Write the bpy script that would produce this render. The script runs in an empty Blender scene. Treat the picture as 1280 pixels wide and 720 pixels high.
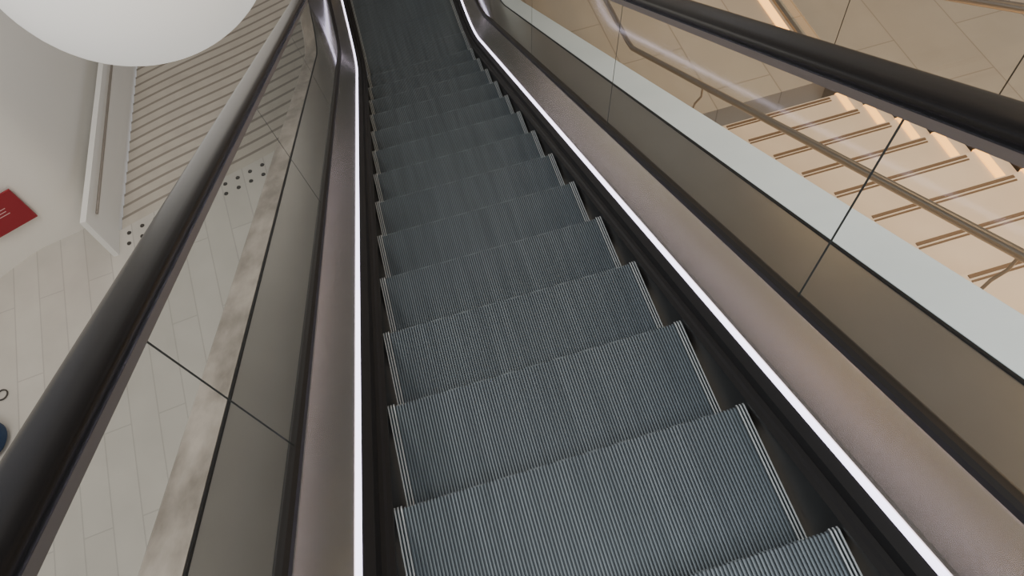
import bpy, math, random
from mathutils import Matrix, Vector
random.seed(4)
T30=math.tan(math.radians(30)); C30=math.cos(math.radians(30))
COL=bpy.context.collection
# ------------------------------------------------------------------ helpers
def empty(name):
    o=bpy.data.objects.new(name,None); COL.objects.link(o); return o
def mesh(name,verts,faces,mats,fm=None,parent=None,smooth=False):
    me=bpy.data.meshes.new(name); me.from_pydata([tuple(v) for v in verts],[],faces)
    for m in (mats if isinstance(mats,list) else [mats]): me.materials.append(m)
    if fm:
        for p,i in zip(me.polygons,fm): p.material_index=i
    if smooth:
        for p in me.polygons: p.use_smooth=True
    me.update()
    o=bpy.data.objects.new(name,me); COL.objects.link(o)
    if parent: o.parent=parent
    return o
def box(name,x0,x1,y0,y1,z0,z1,mat,parent=None,bevel=0):
    v=[(x0,y0,z0),(x1,y0,z0),(x1,y1,z0),(x0,y1,z0),(x0,y0,z1),(x1,y0,z1),(x1,y1,z1),(x0,y1,z1)]
    f=[(0,3,2,1),(4,5,6,7),(0,1,5,4),(1,2,6,5),(2,3,7,6),(3,0,4,7)]
    o=mesh(name,v,f,mat,None,parent)
    if bevel:
        m=o.modifiers.new('b','BEVEL'); m.width=bevel; m.segments=3
    return o
def sweep(name,prof,st,mat,parent=None,closed=False,smooth=False,caps=False):
    n=len(prof); v=[];f=[]
    for (y,z,ny,nz) in st:
        for (x,w) in prof: v.append((x,y+w*ny,z+w*nz))
    k=n if closed else n-1
    for s in range(len(st)-1):
        for i in range(k):
            a=s*n+i;b=s*n+(i+1)%n
            f.append((a,b,b+n,a+n))
    if caps and closed:
        f.append(tuple(range(n))[::-1]); f.append(tuple((len(st)-1)*n+i for i in range(n)))
    return mesh(name,v,f,mat,None,parent,smooth)
def tube(name,pts,r,mat,parent=None):
    cu=bpy.data.curves.new(name,'CURVE'); cu.dimensions='3D'; cu.bevel_depth=r; cu.bevel_resolution=5; cu.use_fill_caps=True
    sp=cu.splines.new('POLY'); sp.points.add(len(pts)-1)
    for p,q in zip(sp.points,pts): p.co=(*q,1)
    cu.materials.append(mat)
    o=bpy.data.objects.new(name,cu); COL.objects.link(o)
    if parent: o.parent=parent
    return o
# ------------------------------------------------------------------ materials
def newmat(name):
    m=bpy.data.materials.new(name); m.use_nodes=True
    return m,m.node_tree.nodes,m.node_tree.links,m.node_tree.nodes['Principled BSDF']
def pbr(name,c,rough=.5,metal=0,noise=None,bump=0,spec=None,c2=None):
    m,N,L,b=newmat(name)
    b.inputs['Roughness'].default_value=rough; b.inputs['Metallic'].default_value=metal
    b.inputs['Base Color'].default_value=(*c,1)
    if spec is not None: b.inputs['Specular IOR Level'].default_value=spec
    if noise:
        tc=N.new('ShaderNodeTexCoord'); mp=N.new('ShaderNodeMapping'); mp.inputs['Scale'].default_value=noise
        nz=N.new('ShaderNodeTexNoise'); nz.inputs['Scale'].default_value=1; nz.inputs['Detail'].default_value=6; nz.inputs['Roughness'].default_value=.6
        rp=N.new('ShaderNodeValToRGB'); c2=c2 or tuple(x*.78 for x in c)
        rp.color_ramp.elements[0].color=(*c2,1); rp.color_ramp.elements[1].color=(*c,1)
        rp.color_ramp.elements[0].position=.35; rp.color_ramp.elements[1].position=.65
        L.new(tc.outputs['Object'],mp.inputs[0]); L.new(mp.outputs[0],nz.inputs[0]); L.new(nz.outputs[0],rp.inputs[0]); L.new(rp.outputs[0],b.inputs['Base Color'])
        if bump:
            bp=N.new('ShaderNodeBump'); bp.inputs['Strength'].default_value=bump; bp.inputs['Distance'].default_value=.01
            L.new(nz.outputs[0],bp.inputs['Height']); L.new(bp.outputs[0],b.inputs['Normal'])
    return m
def tiles(name,c1,c2,mortar,w,h,ms=.006,rough=.35,rot=0,off=.5):
    m,N,L,b=newmat(name)
    tc=N.new('ShaderNodeTexCoord'); mp=N.new('ShaderNodeMapping'); mp.inputs['Rotation'].default_value=(0,0,rot)
    br=N.new('ShaderNodeTexBrick'); br.inputs['Scale'].default_value=1
    br.inputs['Color1'].default_value=(*c1,1);br.inputs['Color2'].default_value=(*c2,1);br.inputs['Mortar'].default_value=(*mortar,1)
    br.inputs['Brick Width'].default_value=w;br.inputs['Row Height'].default_value=h;br.inputs['Mortar Size'].default_value=ms;br.offset=off
    nz=N.new('ShaderNodeTexNoise'); nz.inputs['Scale'].default_value=2.5; nz.inputs['Detail'].default_value=6
    mx=N.new('ShaderNodeMix'); mx.data_type='RGBA'; mx.blend_type='MULTIPLY'; mx.inputs[0].default_value=.2
    L.new(tc.outputs['Object'],mp.inputs[0]);L.new(mp.outputs[0],br.inputs[0]);L.new(mp.outputs[0],nz.inputs[0])
    L.new(br.outputs[0],mx.inputs[6]);L.new(nz.outputs[0],mx.inputs[7]);L.new(mx.outputs[2],b.inputs['Base Color'])
    b.inputs['Roughness'].default_value=rough
    return m
def emis(name,c,s):
    m,N,L,b=newmat(name); b.inputs['Base Color'].default_value=(*c,1)
    b.inputs['Emission Color'].default_value=(*c,1); b.inputs['Emission Strength'].default_value=s
    return m
def glass(name,tint=(.93,.95,.94)):
    m,N,L,b=newmat(name); N.remove(b); out=N['Material Output']
    t=N.new('ShaderNodeBsdfTransparent'); t.inputs[0].default_value=(*tint,1)
    g=N.new('ShaderNodeBsdfGlossy'); g.inputs['Roughness'].default_value=.06
    fr=N.new('ShaderNodeFresnel')
    ge=N.new('ShaderNodeNewGeometry')
    mr=N.new('ShaderNodeMapRange')   # same pane reflectance from both faces
    mr.inputs['To Min'].default_value=1.42; mr.inputs['To Max'].default_value=1/1.42
    L.new(ge.outputs['Backfacing'],mr.inputs['Value']); L.new(mr.outputs[0],fr.inputs['IOR'])
    mx=N.new('ShaderNodeMixShader')
    L.new(fr.outputs[0],mx.inputs[0]);L.new(t.outputs[0],mx.inputs[1]);L.new(g.outputs[0],mx.inputs[2]);L.new(mx.outputs[0],out.inputs[0])
    return m
M_tread=pbr('cleated_aluminium',(.135,.166,.192),.42,.25,noise=(28,1.2,1.2),c2=(.095,.119,.139))
M_groove=pbr('groove_dark',(.060,.074,.087),.6,.2)
M_edge=pbr('step_edge_trim',(.42,.46,.48),.4,.4)
M_black=pbr('black_skirt',(.008,.008,.009),.45,spec=.3)
M_rubber=pbr('handrail_rubber',(.005,.0045,.005),.27,spec=.3)
M_gasket=pbr('gasket_rubber',(.010,.009,.009),.5,spec=.3)
M_bronze=pbr('champagne_steel',(.72,.65,.545),.23,1.0,noise=(60,.3,60),c2=(.68,.61,.505))
M_outer=pbr('outer_deck_steel',(.52,.495,.46),.3,1.0,noise=(6,1,6),c2=(.485,.46,.425))
M_led=emis('led_white',(.80,.75,1.0),4)
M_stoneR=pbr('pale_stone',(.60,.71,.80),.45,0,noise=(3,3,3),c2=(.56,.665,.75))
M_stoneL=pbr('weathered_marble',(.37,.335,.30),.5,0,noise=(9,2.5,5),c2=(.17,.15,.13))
M_glass=glass('clear_glass')
M_glassedge=pbr('glass_joint',(.02,.025,.025),.4)
M_steel=pbr('satin_steel',(.42,.38,.34),.35,1.0)
M_clad=pbr('cladding_panel',(.45,.43,.40),.5)
M_floorL=tiles('plank_tile_floor',(.66,.635,.585),(.62,.595,.545),(.51,.485,.45),2.4,.34,.008,.35,math.radians(84))
M_floorR=tiles('warm_stone_floor',(.44,.395,.335),(.41,.365,.31),(.30,.26,.215),1.2,.6,.006,.35,math.radians(90))
M_stair=pbr('warm_stair_stone',(.70,.60,.48),.45,0,noise=(2,2,2),c2=(.64,.54,.43))
M_strip=pbr('antislip_strip',(.15,.095,.055),.6)
M_stairL=pbr('grey_stair_stone',(.56,.52,.455),.5,0,noise=(3,3,3),c2=(.50,.46,.405))
M_stripL=pbr('stair_nosing_strip',(.28,.25,.215),.6)  # dark strip along the far edge of each tread
M_wall=pbr('white_plaster',(.83,.81,.765),.7)
M_white=pbr('white_lacquer',(.85,.85,.83),.5)
M_lamp=emis('lamp_opal',(.9,.9,.88),.45)
M_red=pbr('red_sign',(.28,.010,.022),.4)
M_redtxt=pbr('sign_print',(.75,.5,.5),.5)
M_yel=emis('warm_led',(1.0,.50,.13),2.0)
M_blue=pbr('blue_fabric',(.015,.05,.13),.8)
M_dot=pbr('tactile_stud_metal',(.05,.045,.04),.5)
M_plate=pbr('landing_plate_metal',(.16,.155,.15),.4,.7)
M_blocker=pbr('blocker_taupe',(.22,.20,.18),.7)  # dull taupe for the added out-of-view slab
# ------------------------------------------------------------------ escalator path
R=1.6; Y1=5.085; Z1=-T30*Y1; YC=Y1+R*.5; ZC=Z1+R*C30; LAND=ZC-R
def stations(ya=-3.0,yb=7.6):
    s=[]
    n=int((Y1-ya)/.25)
    for i in range(n): 
        y=ya+(Y1-ya)*i/n; s.append((y,-T30*y,.5,C30))
    for i in range(17):
        th=math.radians(30*(1-i/16)); s.append((YC-R*math.sin(th),ZC-R*math.cos(th),math.sin(th),math.cos(th)))
    s.append((yb,LAND,0,1))
    return s
def pz(y):
    if y<=Y1: return -T30*y
    if y>=YC: return LAND
    return ZC-math.sqrt(R*R-(YC-y)**2)
ST=stations()
esc=empty('escalator')
def W(h): return h*C30
for s,side in ((-1,'left'),(1,'right')):
    X=lambda l:[(s*x,W(h)) for x,h in l]
    sweep('skirt_'+side,X([(.506,-.35),(.506,.035),(.513,.045),(.525,.05),(.530,.085),(.556,.098)]),ST,M_black,esc)
    sweep('skirt_brush_'+side,X([(.507,.02),(.494,.018),(.494,.030),(.507,.036)]),ST,M_black,esc)
    sweep('led_strip_'+side,X([(.559,.098),(.560,.106),(.570,.115),(.573,.110)]),ST,M_led,esc)
    sweep('inner_deck_'+side,X([(.571,.111),(.578,.128),(.652,.290),(.656,.300)]),ST,M_bronze,esc)
    sweep('glass_gasket_'+side,X([(.654,.292),(.654,.318),(.664,.326),(.680,.326),(.688,.318),(.688,.295)]),ST,M_gasket,esc)
    sweep('outer_deck_'+side,X([(.686,.305),(.69,.315),(.857,.352)]),ST,M_outer,esc)
    sweep('deck_edge_gasket_'+side,X([(.858,.350),(.859,.358),(.864,.360),(.866,.352)]),ST,M_gasket,esc)
    xo=1.02 if s>0 else .972
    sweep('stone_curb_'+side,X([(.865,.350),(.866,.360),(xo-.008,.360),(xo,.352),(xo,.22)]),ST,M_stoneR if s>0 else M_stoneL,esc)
    sweep('side_cladding_'+side,X([(xo-.01,.24),(xo-.01,-.75),(.4,-.75)]),ST,M_clad,esc)
    joints=[.557+1.47*k for k in range(-2,5)]
    edges=[-2.9]+joints+[7.1]
    xb,xt=.670,.727
    for gi in range(len(edges)-1):
        a,b=edges[gi]+.003,edges[gi+1]-.003
        v=[];f=[];k=14
        for i in range(k+1):
            y=a+(b-a)*i/k
            v.append((s*xb,y,pz(y)+.31)); v.append((s*xt,y,pz(y)+.985))
        for i in range(k):
            f.append((2*i,2*i+2,2*i+3,2*i+1))
        mesh('glass_panel_%s_%d'%(side,gi),v,f,M_glass,None,esc)
    for ji,y in enumerate(joints):
        if y>6.9: continue
        z0=pz(y)+.31; z1=pz(y)+.985; jw=.003
        v=[(s*xb,y-jw,z0),(s*xb,y+jw,z0),(s*xt,y+jw,z1),(s*xt,y-jw,z1)]
        mesh('glass_joint_%s_%d'%(side,ji),v,[(0,1,2,3)],M_glassedge,None,esc)
    hx=.745 if s<0 else .760
    pts=[]
    HH=1.005 if s<0 else 1.012
    for i in range(34):
        yy=-3.0+(Y1+3.0-.2)*i/33; pts.append((yy,pz(yy)+HH))
    for i in range(1,13):
        yy=Y1-.2+1.2*i/12; pts.append((yy,pz(yy)+HH))
    pts.append((7.4,LAND+HH))
    rn=.33
    for i in range(1,13):
        th=math.pi*i/12; pts.append((7.4+rn*math.sin(th),LAND+HH-rn+rn*math.cos(th)))
    pts.append((7.1,LAND+HH-2*rn))
    st2=[]
    for i,(yy,zz) in enumerate(pts):
        a=pts[max(0,i-1)];b=pts[min(len(pts)-1,i+1)]
        ty,tz=b[0]-a[0],b[1]-a[1];l=math.hypot(ty,tz);st2.append((yy,zz,-tz/l,ty/l))
    prof=[]
    for i in range(24):
        t=2*math.pi*i/24
        cx,cz=math.cos(t),math.sin(t)
        px=.049*math.copysign(abs(cx)**.6,cx); pw=.024*math.copysign(abs(cz)**.7,cz)
        prof.append((s*hx+px,pw))
    sweep('handrail_'+side,prof,st2,M_rubber,esc,closed=True,smooth=True,caps=True)
    sweep('handrail_guide_'+side,[(s*(hx-.042),-.012),(s*(hx-.042),-.038),(s*(hx+.006),-.038),(s*(hx+.010),-.018)],st2,M_steel,esc)
# ------------------------------------------------------------------ steps
RIBS=108; pitch=.996/RIBS
def comb_step(yn,zn,zn_next,V,F,FM):
    rise=max(zn-zn_next,.004)
    base=len(V)
    rail=[(yn-.405,zn,0,1),(yn-.004,zn,0,1),(yn,zn-.004,.7,.7),(yn-.012,zn-rise*.5,1,0),(yn-.004,zn-rise-.01,1,0)]
    prof=[];mt=[]
    for i in range(RIBS):
        x0=-.498+i*pitch; x1=x0+pitch*.5; side=(i<3 or i>=RIBS-3)
        top=.005 if side else 0.0; bot=-.007
        prof+=[(x0,bot),(x0+pitch*.06,top),(x1,top),(x1+pitch*.06,bot)]
        mt+=[1,2 if side else 0,1,1]
    n=len(prof)
    for (y,z,ny,nz) in rail:
        for (x,w) in prof: V.append((x,y+w*ny,z+w*nz))
    for s in range(len(rail)-1):
        for i in range(n-1):
            a=base+s*n+i
            F.append((a,a+1,a+1+n,a+n)); FM.append(mt[i])
V=[];F=[];FM=[]
for yn in [.4*k for k in range(-7,18)]:
    comb_step(yn,pz(yn),pz(yn+.4),V,F,FM)
mesh('escalator_steps',V,F,[M_tread,M_groove,M_edge],FM,esc)
box('comb_plate',-.5,.5,6.80,7.02,LAND-.02,LAND+.012,M_plate,esc,bevel=.004)
box('landing_plate',-.5,.5,7.02,8.3,LAND-.02,LAND+.01,M_plate,esc)
# ------------------------------------------------------------------ landing floor & right hall
box('floor_landing',-1.0,1.0,7.61,12,LAND-.35,LAND,M_floorR)
FR=-3.29
box('floor',1.03,9.5,3.97,13,FR-.3,FR,M_floorR)
stair=empty('stone_staircase')
X0,X1=1.04,3.42
RUN,RISE=.35,.2021
Ys,Zs=3.267,-2.884
V=[];F=[];FM=[]
k0,k1=-1,13
for k in range(k0,k1):
    yn=Ys-RUN*k; z=Zs+RISE*k
    b=len(V)
    V+=[(X0,yn,z-RISE-.3),(X1,yn,z-RISE-.3),(X1,yn,z),(X0,yn,z),(X0,yn-RUN-.02,z-.3),(X1,yn-RUN-.02,z-.3),(X1,yn-RUN-.02,z),(X0,yn-RUN-.02,z)]
    for q in [(0,1,2,3),(3,2,6,7),(0,3,7,4),(1,5,6,2),(0,4,5,1)]: F.append(tuple(b+i for i in q))
mesh('treads_and_risers',V,F,M_stair,None,stair)
V=[];F=[]
def addbox(V,F,x0,x1,y0,y1,z0,z1):
    b=len(V)
    V+=[(x0,y0,z0),(x1,y0,z0),(x1,y1,z0),(x0,y1,z0),(x0,y0,z1),(x1,y0,z1),(x1,y1,z1),(x0,y1,z1)]
    for q in [(0,3,2,1),(4,5,6,7),(0,1,5,4),(1,2,6,5),(2,3,7,6),(3,0,4,7)]: F.append(tuple(b+i for i in q))
for k in range(k0,k1):
    yn=Ys-RUN*k; z=Zs+RISE*k
    addbox(V,F,2.287,3.205,yn-.032,yn-.012,z-.002,z+.005)
    addbox(V,F,2.287,3.205,yn-.056,yn-.045,z-.002,z+.005)
mesh('antislip_strips',V,F,M_strip,None,stair)
V=[];F=[]
for k in range(k0,k1):
    yn=Ys-RUN*k; z=Zs+RISE*k
    addbox(V,F,3.27,3.33,yn-RUN,yn+.004,z-.01,z+.012)
    addbox(V,F,3.27,3.33,yn-.004,yn+.012,z-RISE,z)
addbox(V,F,3.32,3.40,3.98,9,FR,FR+.015)
mesh('side_light_strip',V,F,M_yel,None,stair)
rail=[(1.7,8.5,-2.66),(1.7,4.42,-2.66),(1.7,4.307,-2.644)]
z=lambda y:-2.644+(4.307-y)*.584
rail+=[(1.7,y,z(y)) for y in (4.2,3,2,1,0,-1)]
tube('stair_handrail',rail,.021,M_steel,stair)
for i,y in enumerate((3.05,.72,-.6)):
    tube('rail_post_%d'%i,[(1.7,y,z(y)-.02),(1.7,y,z(y)-.10),(1.66,y,z(y)-.15),(1.5,y,z(y)-1.1)],.007,M_steel,stair)
bal=empty('glass_balustrade')
nz=lambda y: max(Zs+T30*(Ys-y),FR) 
ys=[-1,.78,2.42,4.06,5.7,7.3,9]
for i in range(len(ys)-1):
    a,b=ys[i]+.006,ys[i+1]-.006
    pts=[a]+([3.97] if a<3.97<b else [])+[b]
    V=[];F=[]
    for y in pts: V+=[(3.46,y,nz(y)-.1),(3.46,y,nz(y)+1.0)]
    for j in range(len(pts)-1): F.append((2*j,2*j+2,2*j+3,2*j+1))
    mesh('panel_%d'%i,V,F,M_glass,None,bal)
for i,y in enumerate(ys[1:-1]):
    mesh('panel_joint_%d'%i,[(3.458,y-.006,nz(y)),(3.458,y+.006,nz(y)),(3.458,y+.006,nz(y)+1),(3.458,y-.006,nz(y)+1)],[(0,1,2,3)],M_glassedge,None,bal)
tube('top_rail',[(3.46,9,FR+1),(3.46,3.97,FR+1.0),(3.46,3,nz(3)+1.0),(3.46,-1,nz(-1)+1.0)],.03,M_steel,bal)
V=[];F=[]
for a,b in ((-1,3.97),(3.97,9)):
    bb=len(V)
    V+=[(3.44,a,nz(a)+.03),(3.44,b,nz(b)+.03),(3.475,b,nz(b)+.03),(3.475,a,nz(a)+.03),(3.44,a,nz(a)-.3),(3.44,b,nz(b)-.3)]
    F+=[(bb,bb+1,bb+2,bb+3),(bb,bb+4,bb+5,bb+1)]
mesh('base_channel',V,F,M_steel,None,bal)
V=[(3.475,-1,nz(-1)+.03),(3.475,3.97,nz(3.97)+.03),(3.475,3.97,FR-.3),(3.475,-1,FR-.3)]
mesh('stringer',V,[(0,1,2,3)],M_clad,None,bal)
box('floor_side_hall',3.5,9.5,-3,3.97,FR-.3,FR,M_floorR)
# ------------------------------------------------------------------ left atrium
GF=-6.5
def edge_y(x): return 7.45+(x+4.7)*.31+.02*math.sin((x+4.7)*2.5)
xs=[-4.7+3.6*i/24 for i in range(25)]
outline=[(-14,-4),(3,-4),(3,8.1)]+[(x,edge_y(x)) for x in reversed(xs)]+[(-4.78,7.45),(-4.78,8.6),(-14,8.6)]
n=len(outline)
V=[(x,y,GF) for x,y in outline]+[(x,y,GF-.3) for x,y in outline]
F=[tuple(range(n))]+[(i,i+n,(i+1)%n+n,(i+1)%n) for i in range(n)]
mesh('floor_atrium',V,F,M_floorL)
ls=empty('wide_staircase')
V=[];F=[];FM=[]
SR,SZ=.25,.03
NS=40
for k in range(NS):
    zt=GF-SZ*(k+1)
    b=len(V); m=len(xs)
    for x in xs: V.append((x,edge_y(x)+SR*k,zt))
    for x in xs: V.append((x,edge_y(x)+SR*k+SR-.05,zt))
    for x in xs: V.append((x,edge_y(x)+SR*(k+1),zt+.001))
    for x in xs: V.append((x,edge_y(x)+SR*(k+1),zt-SZ))
    for j in range(3):
        for i in range(m-1):
            a=b+j*m+i; F.append((a,a+1,a+1+m,a+m)); FM.append(0 if j!=1 else 1)
mesh('steps',V,F,[M_stairL,M_stripL],FM,ls)
box('floor_lower_level',-8,6,17,26,GF-1.6,GF-1.25,M_floorL)
pa=empty('stair_parapet')
def py(y): return -5.68-.09*(y-6.9)
V=[];F=[]
for y in (7.0,18):
    zb=GF if y<7.4 else GF-1.4
    V+=[(-4.72,y,zb),(-4.72,y,py(y)),(-4.80,y,py(y)),(-4.80,y,zb)]
for i in range(3): F.append((i,i+1,i+5,i+4))
F.append((0,1,2,3))
mesh('parapet_wall',V,F,M_white,None,pa)
tube('parapet_handrail',[(-4.67,7.25,py(7.25)-.14),(-4.67,18,py(18)-.14)],.02,M_steel,pa)
pts=[(-14,4.2),(-8.6,5.2),(-7.3,6.3),(-6.8,6.85),(-6.41,7.18),(-6.1,7.38),(-5.87,7.5),(-5.6,7.57),(-5.3,7.63),(-5.12,7.74),(-5.03,7.95),(-5.0,8.3),(-5.0,18)]
V=[];F=[]
for x,y in pts: V+=[(x,y,GF-4),(x,y,-1.0)]
for i in range(len(pts)-1): F.append((2*i,2*i+2,2*i+3,2*i+1))
mesh('wall_left',V,F,M_wall,None,None,True)
sg=empty('red_wall_sign')
a=math.radians(22)
c=Vector((-5.80,7.44,-5.60)); ux=Vector((math.cos(a),math.sin(a),0)); n_=Vector((math.sin(a),-math.cos(a),0)); uz=Vector((0,0,1))
def plate(name,hw,hh,off,mat,cx=0,cz=0,th=.012):
    o=c+n_*off+ux*cx+uz*cz
    P=[o-ux*hw-uz*hh,o+ux*hw-uz*hh,o+ux*hw+uz*hh,o-ux*hw+uz*hh]
    mesh(name,P+[p-n_*th for p in P],[(0,1,2,3),(0,4,5,1),(1,5,6,2),(2,6,7,3),(3,7,4,0)],mat,None,sg)
plate('panel',.30,.29,.03,M_red,th=.03)
for i in range(3): plate('print_line_%d'%i,.07-.02*(i%2),.005,.033,M_redtxt,cx=.02,cz=-.02+.05*i,th=.002)
V=[];F=[]
def stud(x,y):
    b=len(V)
    for i in range(8):
        t=i*math.pi/4; V.append((x+.026*math.cos(t),y+.026*math.sin(t),GF+.012))
    for i in range(8):
        t=i*math.pi/4; V.append((x+.034*math.cos(t),y+.034*math.sin(t),GF))
    F.append(tuple(b+i for i in range(8)))
    for i in range(8): F.append((b+i,b+8+i,b+8+(i+1)%8,b+(i+1)%8))
for g in ((-4.58,3),(-3.15,4)):
    for i in range(g[1]):
        for j in range(2):
            x=g[0]+.19*i; stud(x,edge_y(x)-.14-.19*j)
mesh('tactile_studs',V,F,M_dot)
V=[];F=[]
prof=[(.0,.44),(.2,.44),(.26,.42),(.28,.37),(.27,.08),(.22,.06),(.2,0),(0,0)]
m=28
for r,zz in prof:
    for i in range(m):
        t=2*math.pi*i/m; V.append((-6.32+r*math.cos(t),4.62+r*math.sin(t),GF+zz))
for j in range(len(prof)-1):
    for i in range(m): F.append((j*m+i,j*m+(i+1)%m,(j+1)*m+(i+1)%m,(j+1)*m+i))
mesh('blue_ottoman',V,F,M_blue,None,None,True)
bpy.ops.mesh.primitive_torus_add(location=(-6.22,5.27,GF+.012),major_radius=.07,minor_radius=.01)
o=bpy.context.object;o.name='floor_ring_marker';o.data.materials.append(M_dot)
lamp=empty('globe_pendant_lamp')
LC=Vector((-2.44,7.58,-2.36)); LR=1.44
V=[];F=[];m=64;K=40
for j in range(K+1):
    th=math.pi*j/K
    r=LR*math.sin(th)**.9 if 0<j<K else .001; zz=LR*.93*math.cos(th)
    for i in range(m):
        t=2*math.pi*i/m; V.append((LC.x+r*math.cos(t),LC.y+r*math.sin(t),LC.z+zz))
for j in range(K):
    for i in range(m): F.append((j*m+i,(j+1)*m+i,(j+1)*m+(i+1)%m,j*m+(i+1)%m))
mesh('shade',V,F,M_lamp,None,lamp,True)
tube('cord',[(LC.x,LC.y,LC.z+LR*.9),(LC.x,LC.y,6)],.012,M_black,lamp)
# ------------------------------------------------------------------ shell
box('ceiling',-14,10,-5,26,6.0,6.2,M_wall)
box('unseen_light_blocker',-1.0,3.6,4.6,15,.7,1.1,M_blocker)  # added slab out of view, darkens lower steps and deck reflections
box('wall_right',9.5,9.7,-4,26,-4,6,M_wall)
box('wall_back',-14,9.7,-5.2,-5,-7,6,M_wall)
box('wall_far',-14,9.7,26,26.2,-11,6,M_wall)
# ------------------------------------------------------------------ lights
def area(name,loc,size,e,c,rot=(0,0,0),sy=None):
    l=bpy.data.lights.new(name,'AREA'); l.energy=e; l.color=c; l.size=size
    if sy: l.shape='RECTANGLE'; l.size_y=sy
    o=bpy.data.objects.new(name,l); o.location=loc; o.rotation_euler=rot; COL.objects.link(o); return o
area('ceiling_light_escalator',(0.3,-1.0,3.8),1.6,100,(.92,.96,1.0),sy=1.6)
area('ceiling_light_atrium',(-4.4,1.5,5.6),4,540,(1,.945,.87),sy=5)
area('added_fill_decks',(6.2,1.0,5.6),3,190,(1,.92,.82),sy=5)  # added fill, brightens the steel decks from the right
area('ceiling_light_far',(-7,14,5.6),5,60,(1,.93,.85),sy=5)
area('added_fill_left_wall',(-1.6,11.5,-1.6),1.0,45,(1,.94,.86),rot=(0,math.radians(35),0),sy=3)  # added fill to lift the dark left wall, no fixture here
area('stair_light_upper',(3.0,1.8,1.6),1.2,95,(1,.66,.36),sy=3)
area('stair_light_lower',(2.6,5.6,0.4),1.2,45,(1,.72,.42),sy=3)
w=bpy.data.worlds.new('world'); bpy.context.scene.world=w; w.use_nodes=True
bg=w.node_tree.nodes['Background']; bg.inputs[0].default_value=(.95,.95,1,1); bg.inputs[1].default_value=.5
# ------------------------------------------------------------------ camera
def RXm(a): return Matrix.Rotation(a,4,'X')
def RZm(a): return Matrix.Rotation(a,4,'Z')
cam=bpy.data.cameras.new('camera'); co=bpy.data.objects.new('camera',cam); COL.objects.link(co)
co.matrix_world=Matrix.Translation((-.1431,-.2261,1.7542))@RZm(math.radians(-6.186))@RXm(math.radians(31.035))@RZm(math.radians(-10.724))
cam.sensor_width=36; cam.lens=937/1280*36; cam.clip_start=.02
bpy.context.scene.camera=co
